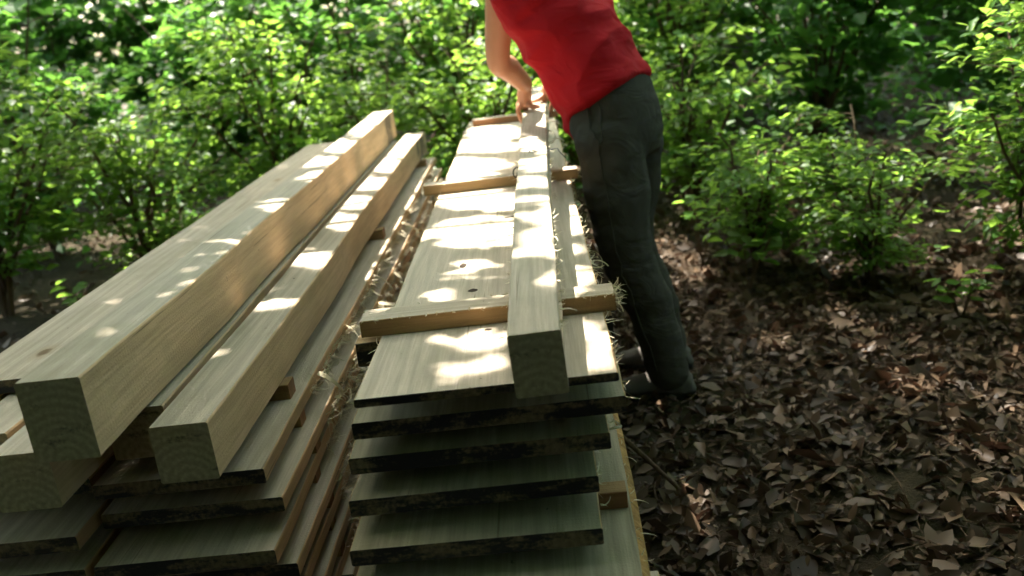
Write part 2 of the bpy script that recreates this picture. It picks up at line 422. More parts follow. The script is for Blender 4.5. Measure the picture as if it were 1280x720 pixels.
def curl(parent, root, d, L, turn, wd=0.003):
    """one torn strip of wood, large enough to be picked out"""
    p = Vector(root); d = Vector(d).normalized(); ax = Vector((random.uniform(-.4, .4), random.uniform(0.3, 1), random.uniform(-.6, .6))).normalized()
    mb = MB(); pts = [p.copy()]; st = 12
    for i in range(st):
        d = (Matrix.Rotation(turn/st, 3, ax) @ d).normalized(); p = p + d*(L/st); pts.append(p.copy())
    v = []; fc = []
    for i, q in enumerate(pts):
        k = wd*(1 - 0.5*i/st); b = ax*k; nn = d.cross(ax).normalized()*k*0.35
        v += [q-b-nn, q+b-nn, q+b+nn, q-b+nn]
    for i in range(st):
        for j in range(4): fc.append((4*i+j, 4*i+(j+1) % 4, 4*i+4+(j+1) % 4, 4*i+4+j))
    fc += [(3, 2, 1, 0), (4*st, 4*st+1, 4*st+2, 4*st+3)]
    mb.add(v, fc); return mb.build('splinter_curl', M['fibre'], parent)

def edge_fibres(parent, x, y0, y1, z, side, n, lmin=0.008, lmax=0.03):
    sp = []
    for _ in range(n):
        y = random.uniform(y0, y1) if random.random() < 0.5 else y0 + (y1-y0)*random.betavariate(1, 2)
        sp.append(((x, y, z + random.uniform(-0.004, 0.002)), (side*random.uniform(0.3, 1), random.gauss(0, 0.7), random.gauss(0.05, 0.5)), random.uniform(lmin, lmax), random.uniform(-2.5, 2.5)))
    return fibres('frayed_fibres', parent, sp)

ORD = ['top', 'second', 'third', 'fourth', 'fifth', 'sixth', 'seventh', 'eighth', 'ninth', 'tenth', 'eleventh']
def plank(name, label, cat, group, box, mats=None, seed=None, origin=None, **kw):
    x0, x1, y0, y1, z0, z1 = box
    ox, oy, oz = (x0+x1)/2, (y0+y1)/2, z0
    seed = random.uniform(0, 50) if seed is None else seed
    v, f, m = plank_mesh(x0-ox, x1-ox, y0-oy, y1-oy, 0, z1-z0, seed=seed, **kw)
    o = mesh(name, v, f, mats or [M['board'], M['board_edge'], M['end_black'], M['bark_edge']], None, m)
    o.location = (ox, oy, oz); tag(o, label, cat, group); return o
def loc(o, p): return Vector(p) - Vector(o.location)

PITCH = 0.068; TH = 0.032; TH0 = 0.016; TOP0 = 0.76
GM = 'planks of the main stack'; GS = 'stickers of the main stack'
y_near = [1.448, 1.500, 1.497, 1.466, 1.412, 1.30, 1.40, 1.45, 1.38, 1.43]
x_left = [-0.365, -0.392, -0.41, -0.415, -0.415, -0.42, -0.41, -0.42, -0.40, -0.42]
x_right = [0.091, 0.102, 0.068, 0.036, 0.038, 0.098, 0.10, 0.09, 0.11, 0.10]
main = []
def knot(parent, px, py, a, b):
    p = Vector(at_z(px, py, TOP0)) - parent.location; n = 18; mb = MB(); v = []
    for s_, z in ((1.0, -0.003), (1.0, -0.0009), (0.55, -0.0007)):
        for k in range(n):
            t = 2*math.pi*k/n; r = s_*(1 + 0.28*noise.noise((math.cos(t)*2, math.sin(t)*2, px)))
            v.append((p.x + a*r*math.cos(t), p.y + b*r*math.sin(t), TH0 + 0.0012 + z))
    f = [(j*n+k, j*n+(k+1) % n, (j+1)*n+(k+1) % n, (j+1)*n+k) for j in range(2) for k in range(n)] + [tuple(2*n+k for k in range(n))]
    mb.add(v, f); return mb.build('knot', M['knot'], parent)
WL = 'wide pale sawn plank on top of the main stack, left of the beam'
o = plank('plank', WL, 'plank', GM, (-0.365, -0.035, 1.448, 5.18, TOP0-TH0, TOP0), xf=(-0.018, 0.0), seed=3.1, thick_wob=0.0, skew=(0.0, 0.02)); main.append(o)
knot(o, 579, 332, 0.009, 0.022); knot(o, 591, 363, 0.012, 0.013); knot(o, 610, 412, 0.008, 0.006)
edge_fibres(o, -0.365-o.location.x, 1.5-o.location.y, 5.1-o.location.y, TH0-0.002, -1, 70)
r0 = plank('plank', 'narrow pale plank on top of the main stack, right of the beam', 'plank', GM, (-0.018, 0.091, 1.449, 5.16, TOP0-TH0, TOP0), seed=8.4)
edge_fibres(r0, 0.091-r0.location.x, 1.5-r0.location.y, 5.0-r0.location.y, TH0-0.003, 1, 130, 0.008, 0.035)
for px, py, L, t in [(735, 250, 0.05, 3.5), (742, 268, 0.05, 4), (738, 312, 0.07, 2.2), (750, 325, 0.05, 1.6), (728, 238, 0.06, 5), (722, 205, 0.05, 4), (716, 190, 0.05, 3.5)]:
    p = at_z(px, py, TOP0-0.01); curl(r0, loc(r0, (0.090, p[1], TOP0-0.012)), (1, random.uniform(-.3, .3), random.uniform(-.2, .5)), L, t, 0.004)
for i in range(1, 10):
    zt = TOP0 - PITCH*i
    bk = i == 5
    o = plank('plank', ['', 'second plank down in the main stack, with black painted end', 'third plank down in the main stack, with black painted end',
                        'fourth plank down in the main stack, with worn black end', 'fifth plank down in the main stack, with worn black end',
                        'sixth plank down, with orange bark edge jutting out at right'][i] if i < 6 else ORD[i] + ' plank down, low in the main stack near the ground',
              'plank', GM, (x_left[i], x_right[i], y_near[i], 5.15 + random.uniform(-0.06, 0.06), zt-TH, zt), bark=bk, mats=[M['board_lower'], M['board_edge'], M['end_black'], M['bark_edge']], skew=(random.uniform(-.006, .006), 0.0), seed=20+i*2.3,
              wob=0.005)
    edge_fibres(o, x_right[i]-o.location.x, y_near[i]+0.01-o.location.y, 3.0-o.location.y, TH-0.004, 1, 50)
    edge_fibres(o, x_left[i]-o.location.x, y_near[i]+0.01-o.location.y, 4.0-o.location.y, TH-0.004, -1, 40)
    main.append(o)
    if i == 2: curl(o, loc(o, (x_right[i], y_near[i]+0.02, zt-0.004)), (1, -0.3, 0.9), 0.06, 4.2, 0.003)
    if i == 5:
        for yy in (1.5, 1.62, 1.8): curl(o, loc(o, (x_right[i]+0.01, yy, zt-0.01)), (1, -0.2, 0.1), 0.03, 1.0, 0.0015)

# stickers on top of each layer (three along the length)
def sticker(label, x0, x1, yc, wd, z0, h, rz=0.0, mats=None, group=GS, seed=None, fray=0):
    mats = mats or [M['board'], M['sticker'], M['sticker'], M['sticker']]
    seed = random.uniform(0, 60) if seed is None else seed
    L = x1-x0
    v, f, m = plank_mesh(-wd/2, wd/2, -L/2, L/2, 0, h, wob=0.003, seed=seed, segs=24, thick_wob=0.001, bevel=0.0015)
    o = mesh('sticker', v, f, mats, None, m); o.location = ((x0+x1)/2, yc, z0); o.rotation_euler[2] = -math.pi/2 + rz
    tag(o, label, 'sticker', group)
    if fray:
        sp = []
        for _ in range(fray):      # local: length along y, front (towards camera) is +x after the turn
            sp.append(((wd/2*random.choice((1, 1, 1, -1)), random.uniform(-L/2, L/2), h - random.uniform(0, 0.003)), (random.uniform(0.2, 1), random.gauss(0, .6), random.gauss(0.3, 0.4)), random.uniform(0.004, 0.012), random.uniform(-2, 2)))
        for _ in range(fray):
            sp.append(((random.uniform(-wd/2, wd/2), L/2-0.003, random.uniform(0.0, h)), (random.gauss(0, .5), 1, random.gauss(0, .6)), random.uniform(0.01, 0.035), random.uniform(-2, 2)))
        fibres('frayed_fibres', o, sp)
    return o
SH = PITCH - TH
sticker('near cross stick under the beam, resting on the top planks', -0.405, 0.117, 1.80, 0.075, TOP0, SH, 0.0, seed=5.0, fray=60)
sticker('middle cross stick under the beam, resting on the top planks', -0.425, 0.120, 3.22, 0.06, TOP0, SH, 0.0, mats=[M['board'], M['board_edge'], M['sticker'], M['sticker']], seed=9.0, fray=25)
sticker('red-brown cross stick at the far end of the main stack top', -0.345, 0.115, 4.98, 0.06, TOP0, SH, 0.0, mats=[M['board'], M['sticker_red'], M['sticker'], M['sticker']], seed=14.0)
for i in range(0, 9):
    zb = TOP0 - PITCH*i - TH - SH
    for nm, yc in (('near', 1.80), ('middle', 3.20), ('far', 4.95)):
        if i > 0 or True:
            xl = min(x_left[i], x_left[i+1]) - 0.008; xr = max(x_right[i], x_right[i+1]) + 0.006
            mt = None
            y_ = yc + random.uniform(-0.02, 0.02)
            if nm == 'near' and i == 0: xl = -0.425; mt = [M['sticker'], M['end_black'], M['end_black'], M['sticker']]; y_ = 1.80
            if nm == 'near' and i == 4: y_ = 1.60; xr = 0.093; mt = [M['sticker'], M['sticker_red'], M['sticker_red'], M['sticker']]
            sticker('%s-end cross stick between the %s and %s plank layers of the main stack' % (nm, ORD[i], ORD[i+1]) if nm != 'middle' else
                    'middle cross stick between the %s and %s plank layers of the main stack' % (ORD[i], ORD[i+1]),
                    xl, xr, y_, 0.045, zb, SH if i else PITCH-TH0, random.uniform(-0.01, 0.01), mats=mt)
zb = TOP0 - PITCH*9 - TH
for nm, yc in (('near', 1.75), ('middle', 3.25), ('far', 4.9)):
    plank('support_timber', '%s timber bearer on the ground under the main stack' % nm, 'timber', 'bearers under the main stack', (-0.47, 0.16, yc-0.05, yc+0.05, -0.01, zb), segs=6)

# the beam being lifted at its far end
b_y0, b_y1 = 1.335, 4.42
def beam_timber(name, label, group, near_c, far_c, w0, w1, h0, h1, roll=0.0, mats=None, seed=1.0, segs=60):
    near_c = Vector(near_c); far_c = Vector(far_c); d = (far_c - near_c); L = d.length
    v = []; f = []; m = []; n = 10; hb = 0.003
    for i in range(segs+1):
        t = i/segs; y = L*t
        wd = w0+(w1-w0)*t; h = h0+(h1-h0)*t
        l = -wd/2 + noise.noise((seed, y*2.2, 0.5))*0.006 + 0.012*noise.noise((seed*1.7, y*0.5, 6.5))*min(1, t*(1-t)*8) + noise.noise((seed, y*17, 0.5))*0.0012; r = wd/2 + noise.noise((seed+7, y*2.2, 0.5))*0.006 + 0.012*noise.noise((seed*1.7, y*0.5, 6.5))*min(1, t*(1-t)*8) + noise.noise((seed+7, y*17, 0.5))*0.0012
        a = 0.0; b = h + noise.noise((seed+3, y*2.0, 0.5))*0.002
        for (x, z) in [(l+hb, a), (r-hb, a), (r, a+hb), (r, (a+b)/2), (r, b-hb), (r-hb, b), (l+hb, b), (l, b-hb), (l, (a+b)/2), (l, a+hb)]:
            v.append((x, y, z))
    for i in range(segs):
        for k in range(n):
            f.append((i*n+k, i*n+(k+1) % n, (i+1)*n+(k+1) % n, (i+1)*n+k)); m.append(0 if k in (0, 5) else 1)
    f.append(tuple(range(n))[::-1]); m.append(2); f.append(tuple(segs*n+k for k in range(n))); m.append(2)
    o = mesh(name, v, f, mats or [M['beam'], M['beam'], M['end_beam']], None, m)
    dn = d.normalized(); yaw = math.atan2(-dn.x, dn.y); pitch = math.asin(dn.z)
    o.matrix_world = Matrix.Translation(near_c) @ Matrix.Rotation(yaw, 4, 'Z') @ Matrix.Rotation(pitch, 4, 'X') @ Matrix.Rotation(roll, 4, 'Y')
    tag(o, label, 'timber', group); return o
BH = 0.108
zs = TOP0 + SH + 0.001
slope = 0.030
def beam_z(y): return zs + slope*(y-1.84)
beam = beam_timber('timber_beam', 'long square sawn beam on top of the main stack, far end gripped by the person', 'square sawn beams',
                   (-0.041, b_y0, beam_z(b_y0)), (0.010, b_y1, beam_z(b_y1)), 0.086, 0.094, BH, BH, roll=math.radians(-1.5), seed=2.0)
bm_inv = beam.matrix_world.inverted()
sp = []
for _ in range(170):
    y = random.uniform(0.0, 2.9); s = random.choice((-1, 1, 1))
    sp.append(((s*0.044, y, BH-0.002), (s, random.gauss(0, .8), random.gauss(0.1, .5)), random.uniform(0.004, 0.02), random.uniform(-2, 2)))
fibres('frayed_fibres', beam, sp)
for px, py in [(695, 322), (698, 345), (697, 372), (690, 165), (688, 175), (692, 185)]:
    y = at_z(px, py, beam_z(2.0)+BH)[1] - b_y0
    curl(beam, (0.045, y, BH-0.004), (1, random.uniform(-.5, .5), 0.35), 0.03 if py > 300 else 0.07, random.uniform(1.0, 3.5), 0.0012 if py > 300 else 0.004)

# thin wire wrapped round the beam by the middle stick
mb = MB(); yb = 2.78
wp = []
for k in range(26):
    t = k/25
    x = -0.072 + 0.145*t; top = beam_z(yb)+BH
    hz = top + 0.004 + 0.006*math.sin(t*9) if -0.036 < x < 0.055 else top - (0.05 if x < 0 else 0.03)*min(1, abs(x - (-0.036 if x < 0 else 0.055))/0.025)
    wp.append((x, yb + 0.03*math.sin(t*4.0) - 0.02*t, hz))
mb.tube(wp, 0.0016, 5)
twx = [(-0.078 + 0.012*math.cos(a), yb-0.02 + 0.012*math.sin(a*1.3), beam_z(yb)+BH-0.05 + 0.014*math.sin(a)) for a in np.linspace(0, 7, 18)]
mb.tube(twx, 0.0022, 5)
mb.tube([(-0.078, yb-0.02, beam_z(yb)+BH-0.05), (-0.09, yb-0.05, TOP0+0.03), (-0.10, yb-0.08, TOP0+0.004), (-0.13, yb-0.09, TOP0+0.004)], 0.0018, 5)
tag(mb.build('wire_tie', M['iron'], smooth=True), 'thin dark wire tied across the beam near the middle cross stick', 'wire')

# ---------------------------------------------------------------- left stack
LT = 0.574; LP = 0.071; GL = 'planks of the left stack'; LX = -0.605
lm = [M['board'], M['left_edge'], M['end_black'], M['bark_edge']]
lefts = []
for i in range(7):
    zt = LT - LP*i
    xr = LX + [0.0, 0.022, 0.012, 0.03, 0.018, 0.03, 0.02][i]
    a = plank('plank', '%s plank down in the left stack, on the side facing the main stack' % ('topmost' if i == 0 else ORD[i]), 'plank', GL,
              (-0.95, xr, 1.56 + random.uniform(-.05, .05), 5.30 + random.uniform(-.05, .08), zt-TH, zt), mats=lm, seed=70+i*1.9, wob=0.007)
    edge_fibres(a, xr-a.location.x, 2.0-a.location.y, 5.0-a.location.y, TH*0.5, 1, 220, 0.012, 0.05)
    edge_fibres(a, xr-a.location.x, 2.0-a.location.y, 5.0-a.location.y, 0.003, 1, 260, 0.012, 0.055)
    lefts.append((a, xr, zt))
    plank('plank', '%s plank down in the left stack, on its outer side' % ('topmost' if i == 0 else ORD[i]), 'plank', GL,
          (-1.33, -0.965, 1.58 + random.uniform(-.06, .06), 5.28 + random.uniform(-.06, .06), zt-TH, zt), mats=lm, seed=90+i*1.7, wob=0.006)
    for nm, yc in (('near', 1.95), ('middle', 3.42), ('far', 5.05)):
        h = LP-TH if i < 6 else 0
        if i < 6:
            sticker('%s cross stick between the %s and %s plank layers of the left stack' % (nm, ORD[i], ORD[i+1]), -1.34, xr-0.012, yc + random.uniform(-.03, .03), 0.045, zt-TH-h, h,
                    mats=[M['sticker'], M['sticker'], M['sticker_red'], M['sticker']], group='stickers of the left stack')
zb = LT - LP*6 - TH
for nm, yc in (('near', 1.95), ('middle', 3.42), ('far', 5.0)):
    plank('support_timber', '%s timber bearer on the ground under the left stack' % nm, 'timber', 'bearers under the left stack', (-1.38, -0.56, yc-0.05, yc+0.05, -0.01, zb), segs=6)
    sticker('%s cross stick under the square beams of the left stack' % nm, -1.34, -0.63, yc, 0.05, LT, 0.036, 0.0, mats=[M['sticker'], M['sticker'], M['sticker_red'], M['sticker']], group='stickers of the left stack')
for (i, y, L, t) in [(0, 2.95, 0.09, 0.7), (1, 2.62, 0.08, 1.2), (0, 3.3, 0.04, 2.0), (2, 2.5, 0.09, 1.6), (3, 2.3, 0.08, 2), (1, 3.2, 0.07, 2.5), (1, 2.85, 0.11, 1.0), (0, 2.45, 0.10, 1.4), (2, 3.0, 0.09, 2.2), (0, 2.1, 0.08, 1.8), (0, 3.7, 0.09, 1.5), (1, 2.2, 0.09, 2.4)]:
    a, xr, zt = lefts[i]; curl(a, loc(a, (xr, y, zt-0.012)), (1, -0.5, 0.1 - 0.3*(i == 0)), L*1.15, t, 0.006)
zt = LT + 0.036 + 0.001
lb = [M['beam'], M['left_beam'], M['end_beam']]
GB = 'square beams on the left stack'
def lbeam(label, xr, wd, h, y0, y1, z, seed, x2=0.0):
    return beam_timber('timber_beam', label, GB, (xr-wd/2, y0, z), (xr-wd/2+x2, y1, z), wd, wd, h, h, mats=lb, seed=seed)
B = lbeam('square beam on the left stack, rightmost and nearest the main stack', -0.650, 0.108, 0.115, 1.50, 5.27, zt, 4.0)
lbeam('square beam on the left stack, second from the main stack, under the raised beam', -0.782, 0.118, 0.108, 1.62, 5.10, zt, 5.0)
lbeam('square beam on the left stack, third from the main stack', -0.925, 0.11, 0.112, 1.45, 5.2, zt, 6.0)
lbeam('square beam on the left stack, fourth from the main stack', -1.05, 0.11, 0.112, 1.55, 5.3, zt, 7.0)
lbeam('square beam along the outer edge of the left stack', -1.18, 0.12, 0.112, 1.52, 5.2, zt, 8.0)
lbeam('raised square beam lying on top of the left stack beams', -0.800, 0.115, 0.148, 1.40, 5.22, zt+0.114, 9.0)
plank('plank', 'loose wide plank lying over the outer beams of the left stack', 'plank', GL, (-1.27, -0.945, 1.75, 5.05, zt+0.116, zt+0.116+0.03), mats=lm, seed=33.0)

# dark iron-like stain blocks are in the wood; a fallen stick and twigs by the stack foot
def stick(label, pts, r0, r1):
    mb = MB(); n = len(pts); mb.tube(pts, [r0+(r1-r0)*i/(n-1) for i in range(n)], 7)
    return tag(mb.build('fallen_stick', M['twig'], smooth=True), label, 'stick', 'sticks on the forest floor')
def stick_on_ground(label, p0, p1, r0, r1, bend=0.05, lift=0.0):
    pts = []
    a = Vector(p0); b = Vector(p1); sd = (b-a).cross(Vector((0, 0, 1))).normalized()
    for k in range(9):
        t = k/8; p = a.lerp(b, t) + sd*bend*math.sin(t*5.0); z = gz(p.x, p.y) + r0*0.8 + lift*math.sin(t*math.pi)
        pts.append((p.x, p.y, z))
    return stick(label, pts, r0, r1)
stick('reddish brown stick leaning from the main stack down to the ground', [tuple(at_y(776, 545, 2.3)), tuple(at_y(812, 577, 2.33)), tuple(at_z(850, 612, 0.03))], 0.008, 0.006)
stick_on_ground('crooked stick on the dark ground just right of the person', (0.7, 2.5, 0), (1.6, 3.1, 0), 0.012, 0.006)
stick_on_ground('long bare branch on the ground at the far right', (1.3, 3.6, 0), (2.6, 3.0, 0), 0.02, 0.008, 0.08)
stick_on_ground('short stick lying on litter at the lower right', (0.62, 1.75, 0), (1.05, 1.9, 0), 0.009, 0.005)
stick_on_ground('thin stick on the ground left of the left stack', (-1.6, 2.2, 0), (-2.3, 3.4, 0), 0.012, 0.006)

# ---------------------------------------------------------------- person
Fv = Vector((-0.85, 0.53, 0)).normalized(); Lv = Vector((-Fv.y, Fv.x, 0)); Zv = Vector((0, 0, 1))
lean = math.radians(31)
Ax = (Fv*math.sin(lean) + Zv*math.cos(lean)); Gx = (Fv*math.cos(lean) - Zv*math.sin(lean))
HEM = Vector((0.232, 3.15, 1.075))
def loft(mb, rings, n=28, wob=0.0, seed=0.0):
    v = []; f = []
    for j, (c, ax, ay, a, b, p) in enumerate(rings):
        for k in range(n):
            t = 2*math.pi*k/n; ct, st = math.cos(t), math.sin(t)
            x = math.copysign(abs(ct)**(2/p), ct); y = math.copysign(abs(st)**(2/p), st)
            r = 1 + wob*noise.noise((ct*1.6+seed, st*1.6, j*0.45))
            v.append(Vector(c) + ax*(a*x*r) + ay*(b*y*r))
    m = len(rings)
    for j in range(m-1):
        for k in range(n): f.append((j*n+k, j*n+(k+1) % n, (j+1)*n+(k+1) % n, (j+1)*n+k))
    f.append(tuple(range(n))[::-1]); f.append(tuple((m-1)*n+k for k in range(n)))
    mb.add(v, f)
def limb(mb, pts, rad, n=14):
    """smooth tapered limb with rounded ends"""
    P = [Vector(p) for p in pts]; q = []; rr = []
    for i in range(len(P)-1):
        a = P[max(i-1, 0)]; b = P[i]; c = P[i+1]; d = P[min(i+2, len(P)-1)]
        for k in range(6):
            t = k/6
            q.append(0.5*((2*b) + (c-a)*t + (2*a-5*b+4*c-d)*t*t + (3*b-a-3*c+d)*t**3)); rr.append(rad[i]+(rad[i+1]-rad[i])*t)
    q.append(P[-1]); rr.append(rad[-1])
    mb.tube(q, rr, n); mb.ball(P[0], rad[0]*0.99, 0, n, 8); mb.ball(P[-1], rad[-1]*0.99, 0, n, 8)
def fuse(mb, name, mat, parent, voxel, smooth=6, fold=0.0, fscale=9.0, seed=0.0, keep=None):
    tmp = mb.build('tmp', mat)
    r = tmp.modifiers.new('r', 'REMESH'); r.mode = 'VOXEL'; r.voxel_size = voxel; r.use_smooth_shade = True
    s = tmp.modifiers.new('s', 'SMOOTH'); s.factor = 0.5; s.iterations = smooth
    dg = bpy.context.evaluated_depsgraph_get(); me = D.meshes.new_from_object(tmp.evaluated_get(dg))
    D.objects.remove(tmp)
    if fold:
        for vv, nn in zip(me.vertices, [Vector(x.normal) for x in me.vertices]):
            p = vv.co
            h = noise.noise((p.x*fscale+seed, p.y*fscale, p.z*fscale*1.5)) + 0.5*noise.noise((p.x*fscale*2.1, p.y*fscale*2.1+seed, p.z*fscale*3.4))
            rg = 1 - abs(noise.noise((p.x*fscale*0.8+seed*2, p.y*fscale*0.8, (p.z - 0.5*p.x)*fscale*1.4)))*2
            vv.co = p + nn*fold*(h*0.6 + rg*0.7)
    if not me.materials: me.materials.append(mat)
    me.polygons.foreach_set('use_smooth', [True]*len(me.polygons)); me.update(); me.name = name
    o = D.objects.new(name, me); COL.objects.link(o)
    if parent: o.parent = parent
    return o
hipL = Vector((0.235, 3.075, 0.93)); hipR = Vector((0.325, 3.225, 0.93))
kneL = Vector((0.258, 3.00, 0.515)); kneR = Vector((0.288, 3.22, 0.51))
ankL = Vector((0.358, 2.97, 0.095)); ankR = Vector((0.392, 3.22, 0.095))
shL = HEM + Ax*0.475 + Lv*0.185 + Vector((0.015, 0.10, 0.05)); shR = HEM + Ax*0.475 - Lv*0.185
elL = Vector((-0.116, 3.41, 1.185)); wrL = Vector((-0.034, 3.635, 1.065))
elR = Vector((0.16, 3.66, 1.20)); wrR = Vector((0.080, 3.82, 1.05))
hd = HEM + Ax*0.70 + Gx*0.05
body = MB()
for h, k, a in ((hipL, kneL, ankL), (hipR, kneR, ankR)): limb(body, [h, h.lerp(k, .5), k, k.lerp(a, .35) - Fv*0.015, a], [0.072, 0.068, 0.052, 0.050, 0.036])
loft(body, [(HEM + Ax*t, Lv, Gx, a, b, 2.3) for t, a, b in ((-0.16, .08, .06), (-0.10, .105, .072), (0.0, .115, .085), (0.12, .13, .098), (0.25, .155, .115), (0.36, .165, .115), (0.44, .16, .10), (0.50, .11, .075), (0.53, .06, .06))])
limb(body, [HEM + Ax*0.49, HEM + Ax*0.60 + Gx*0.03], [0.058, 0.055])
body.ball(hd, (0.075, 0.098, 0.115), 0, 18, 12, (Lv, Gx, Ax)); body.ball(hd + Gx*0.035 - Ax*0.07, (0.052, 0.062, 0.055), 0, 14, 10, (Lv, Gx, Ax))
limb(body, [hd + Gx*0.095 + Ax*0.015, hd + Gx*0.118 - Ax*0.022], [0.010, 0.015])
for s in (1, -1): body.ball(hd + Lv*(0.077*s) - Ax*0.005, (0.010, 0.022, 0.032), 0, 10, 8, (Lv, Gx, Ax))
body.ball(hd + Gx*0.093 - Ax*0.055, (0.024, 0.010, 0.009), 0, 10, 8, (Lv, Gx, Ax))
for s_, e_, w_ in ((shL, elL, wrL), (shR, elR, wrR)):
    limb(body, [s_, s_.lerp(e_, .5), e_, e_.lerp(w_, .35), w_], [0.058, 0.051, 0.044, 0.046, 0.032])
# hands close over the beam's upper edges
bx_l = -0.047 + 0.010; 
def hand(w_, side, yb):
    top = beam_z(yb) + BH; xc = -0.041 + (yb-b_y0)/(b_y1-b_y0)*0.051; xe = xc + side*0.046
    palm = Vector((xe - side*0.004, yb, top + 0.024))
    limb(body, [w_, w_.lerp(palm, .6), palm], [0.027, 0.030, 0.027])
    body.ball(palm, (0.036, 0.042, 0.017), 0, 14, 10, (Vector((1, 0, 0)), Vector((0, 1, 0)), Vector((0, 0, 1))))
    for q, L in enumerate((0.060, 0.068, 0.064, 0.050)):      # four fingers over the side face
        y = yb - 0.033 + 0.0225*q
        k0 = Vector((xe + side*0.012, y, top + 0.022)); k1 = Vector((xe + side*0.024, y, top + 0.004)); k2 = Vector((xe + side*0.018, y, top + 0.004 - L*0.5)); k3 = Vector((xe + side*0.011, y, top + 0.004 - L*0.85))
        limb(body, [k0, k1, k2, k3], [0.0105, 0.0100, 0.0092, 0.0078], 8)
    t0 = palm + Vector((-side*0.01, -0.032, 0)); limb(body, [t0, t0 + Vector((-side*0.022, -0.018, -0.008)), t0 + Vector((-side*0.045, -0.016, -0.013))], [0.014, 0.0115, 0.009], 8)
hand(wrL, -1, 3.69); hand(wrR, 1, 3.86)
for a in (ankL, ankR): limb(body, [a, a + Vector((0, 0, -0.04)) + Fv*0.03, a + Vector((-0.13, 0.03, -0.065))], [0.036, 0.036, 0.025])
person = fuse(body, 'person', M['skin'], None, 0.0052, 4)
tag(person, 'person in red shirt and dark trousers bending over to lift the beam', 'person')
# shirt
sh = MB()
loft(sh, [(HEM + Ax*t + Gx*g, Lv, Gx, a, b, 2.4) for t, a, b, g in ((-0.045, .176, .146, .014), (0.0, .176, .152, .012), (0.06, .172, .148, .008), (0.14, .170, .146, .004), (0.24, .178, .148, .006), (0.34, .188, .142, .008), (0.42, .190, .125, .004), (0.48, .165, .098, 0), (0.515, .105, .075, 0), (0.53, .068, .066, .008))], 40, 0.05, 3.0)
# loose front of the shirt hanging down
loft(sh, [(HEM + Gx*0.085 - Ax*0.01 + Lv*0.02, Lv, Gx, .13, .075, 2.2), (HEM + Gx*0.105 - Ax*0.06 + Lv*0.01 - Zv*0.012, Lv, Gx, .11, .055, 2.2), (HEM + Gx*0.115 - Ax*0.085 - Zv*0.03, Lv, Gx, .085, .035, 2.2)], 24, 0.06, 8.0)
for s_, e_ in ((shL, elL), (shR, elR)): limb(sh, [s_ - (s_-HEM-Ax*0.475)*0.35, s_, s_.lerp(e_, .12)], [0.070, 0.072, 0.066])
fuse(sh, 'shirt', M['shirt'], person, 0.0085, 6, 0.021, 6.0, 1.0)
def ring_pts(c, ax, ay, a, b, p, n=40):
    out = []
    for k in range(n+1):
        t = 2*math.pi*k/n; ct, st = math.cos(t), math.sin(t)
        out.append(Vector(c) + ax*(a*math.copysign(abs(ct)**(2/p), ct)) + ay*(b*math.copysign(abs(st)**(2/p), st)))
    return out
# trousers
tr = MB()
P0 = Vector((0.272, 3.15, 0.0))
loft(tr, [(P0 + Vector((dx, dy, z)), Lv, Fv, a, b, 2.4) for dx, dy, z, a, b in ((0.004, 0, .84, .16, .120), (-0.002, 0, .90, .170, .132), (-0.010, 0, .96, .172, .138), (-0.020, 0.0, 1.03, .165, .134), (-0.028, 0.0, 1.09, .155, .124), (-0.036, 0.0, 1.13, .148, .112))], 36, 0.03, 5.0)
for h, k, a, s in ((hipL, kneL, ankL, 1), (hipR, kneR, ankR, -1)):
    h2 = h + Vector((-0.005, 0, -0.02))
    limb(tr, [h2, h2.lerp(k, .45) + Fv*0.004, k + Fv*0.008, k.lerp(a, .45) - Fv*0.012, a + Vector((0.0, 0, 0.0))], [0.116, 0.108, 0.087, 0.079, 0.069])
fuse(tr, 'trousers', M['trousers'], person, 0.0085, 5, 0.008, 6.0, 4.0)
trousers = [c for c in person.children if c.name.startswith('trousers')][0]
from mathutils.bvhtree import BVHTree
bvh = BVHTree.FromPolygons([v.co for v in trousers.data.vertices], [p.vertices for p in trousers.data.polygons])
def seam(name, pts, r):
    mb = MB(); q = []
    for p in pts:
        l, n_, _, _ = bvh.find_nearest(Vector(p)); q.append(l + n_*r*0.25)
    mb.tube(q, r, 6); return mb.build(name, M['trousers'], trousers, True)
out = Lv*0.2
seam('side_seam', [Vector((0.285, 3.12, 1.06)).lerp(Vector((0.30, 3.04, 0.93)), t) + out for t in np.linspace(0, 1, 10)] + [hipL.lerp(kneL, t) + out + Vector((0.03, 0, 0)) for t in np.linspace(0.1, 1, 14)] + [kneL.lerp(ankL, t) + out for t in np.linspace(0.1, 0.95, 12)], 0.0028)
seam('pocket_edge', [Vector((0.20, 3.08, 1.04)).lerp(Vector((0.285, 3.06, 0.90)), t) + out for t in np.linspace(0, 1, 12)], 0.004)
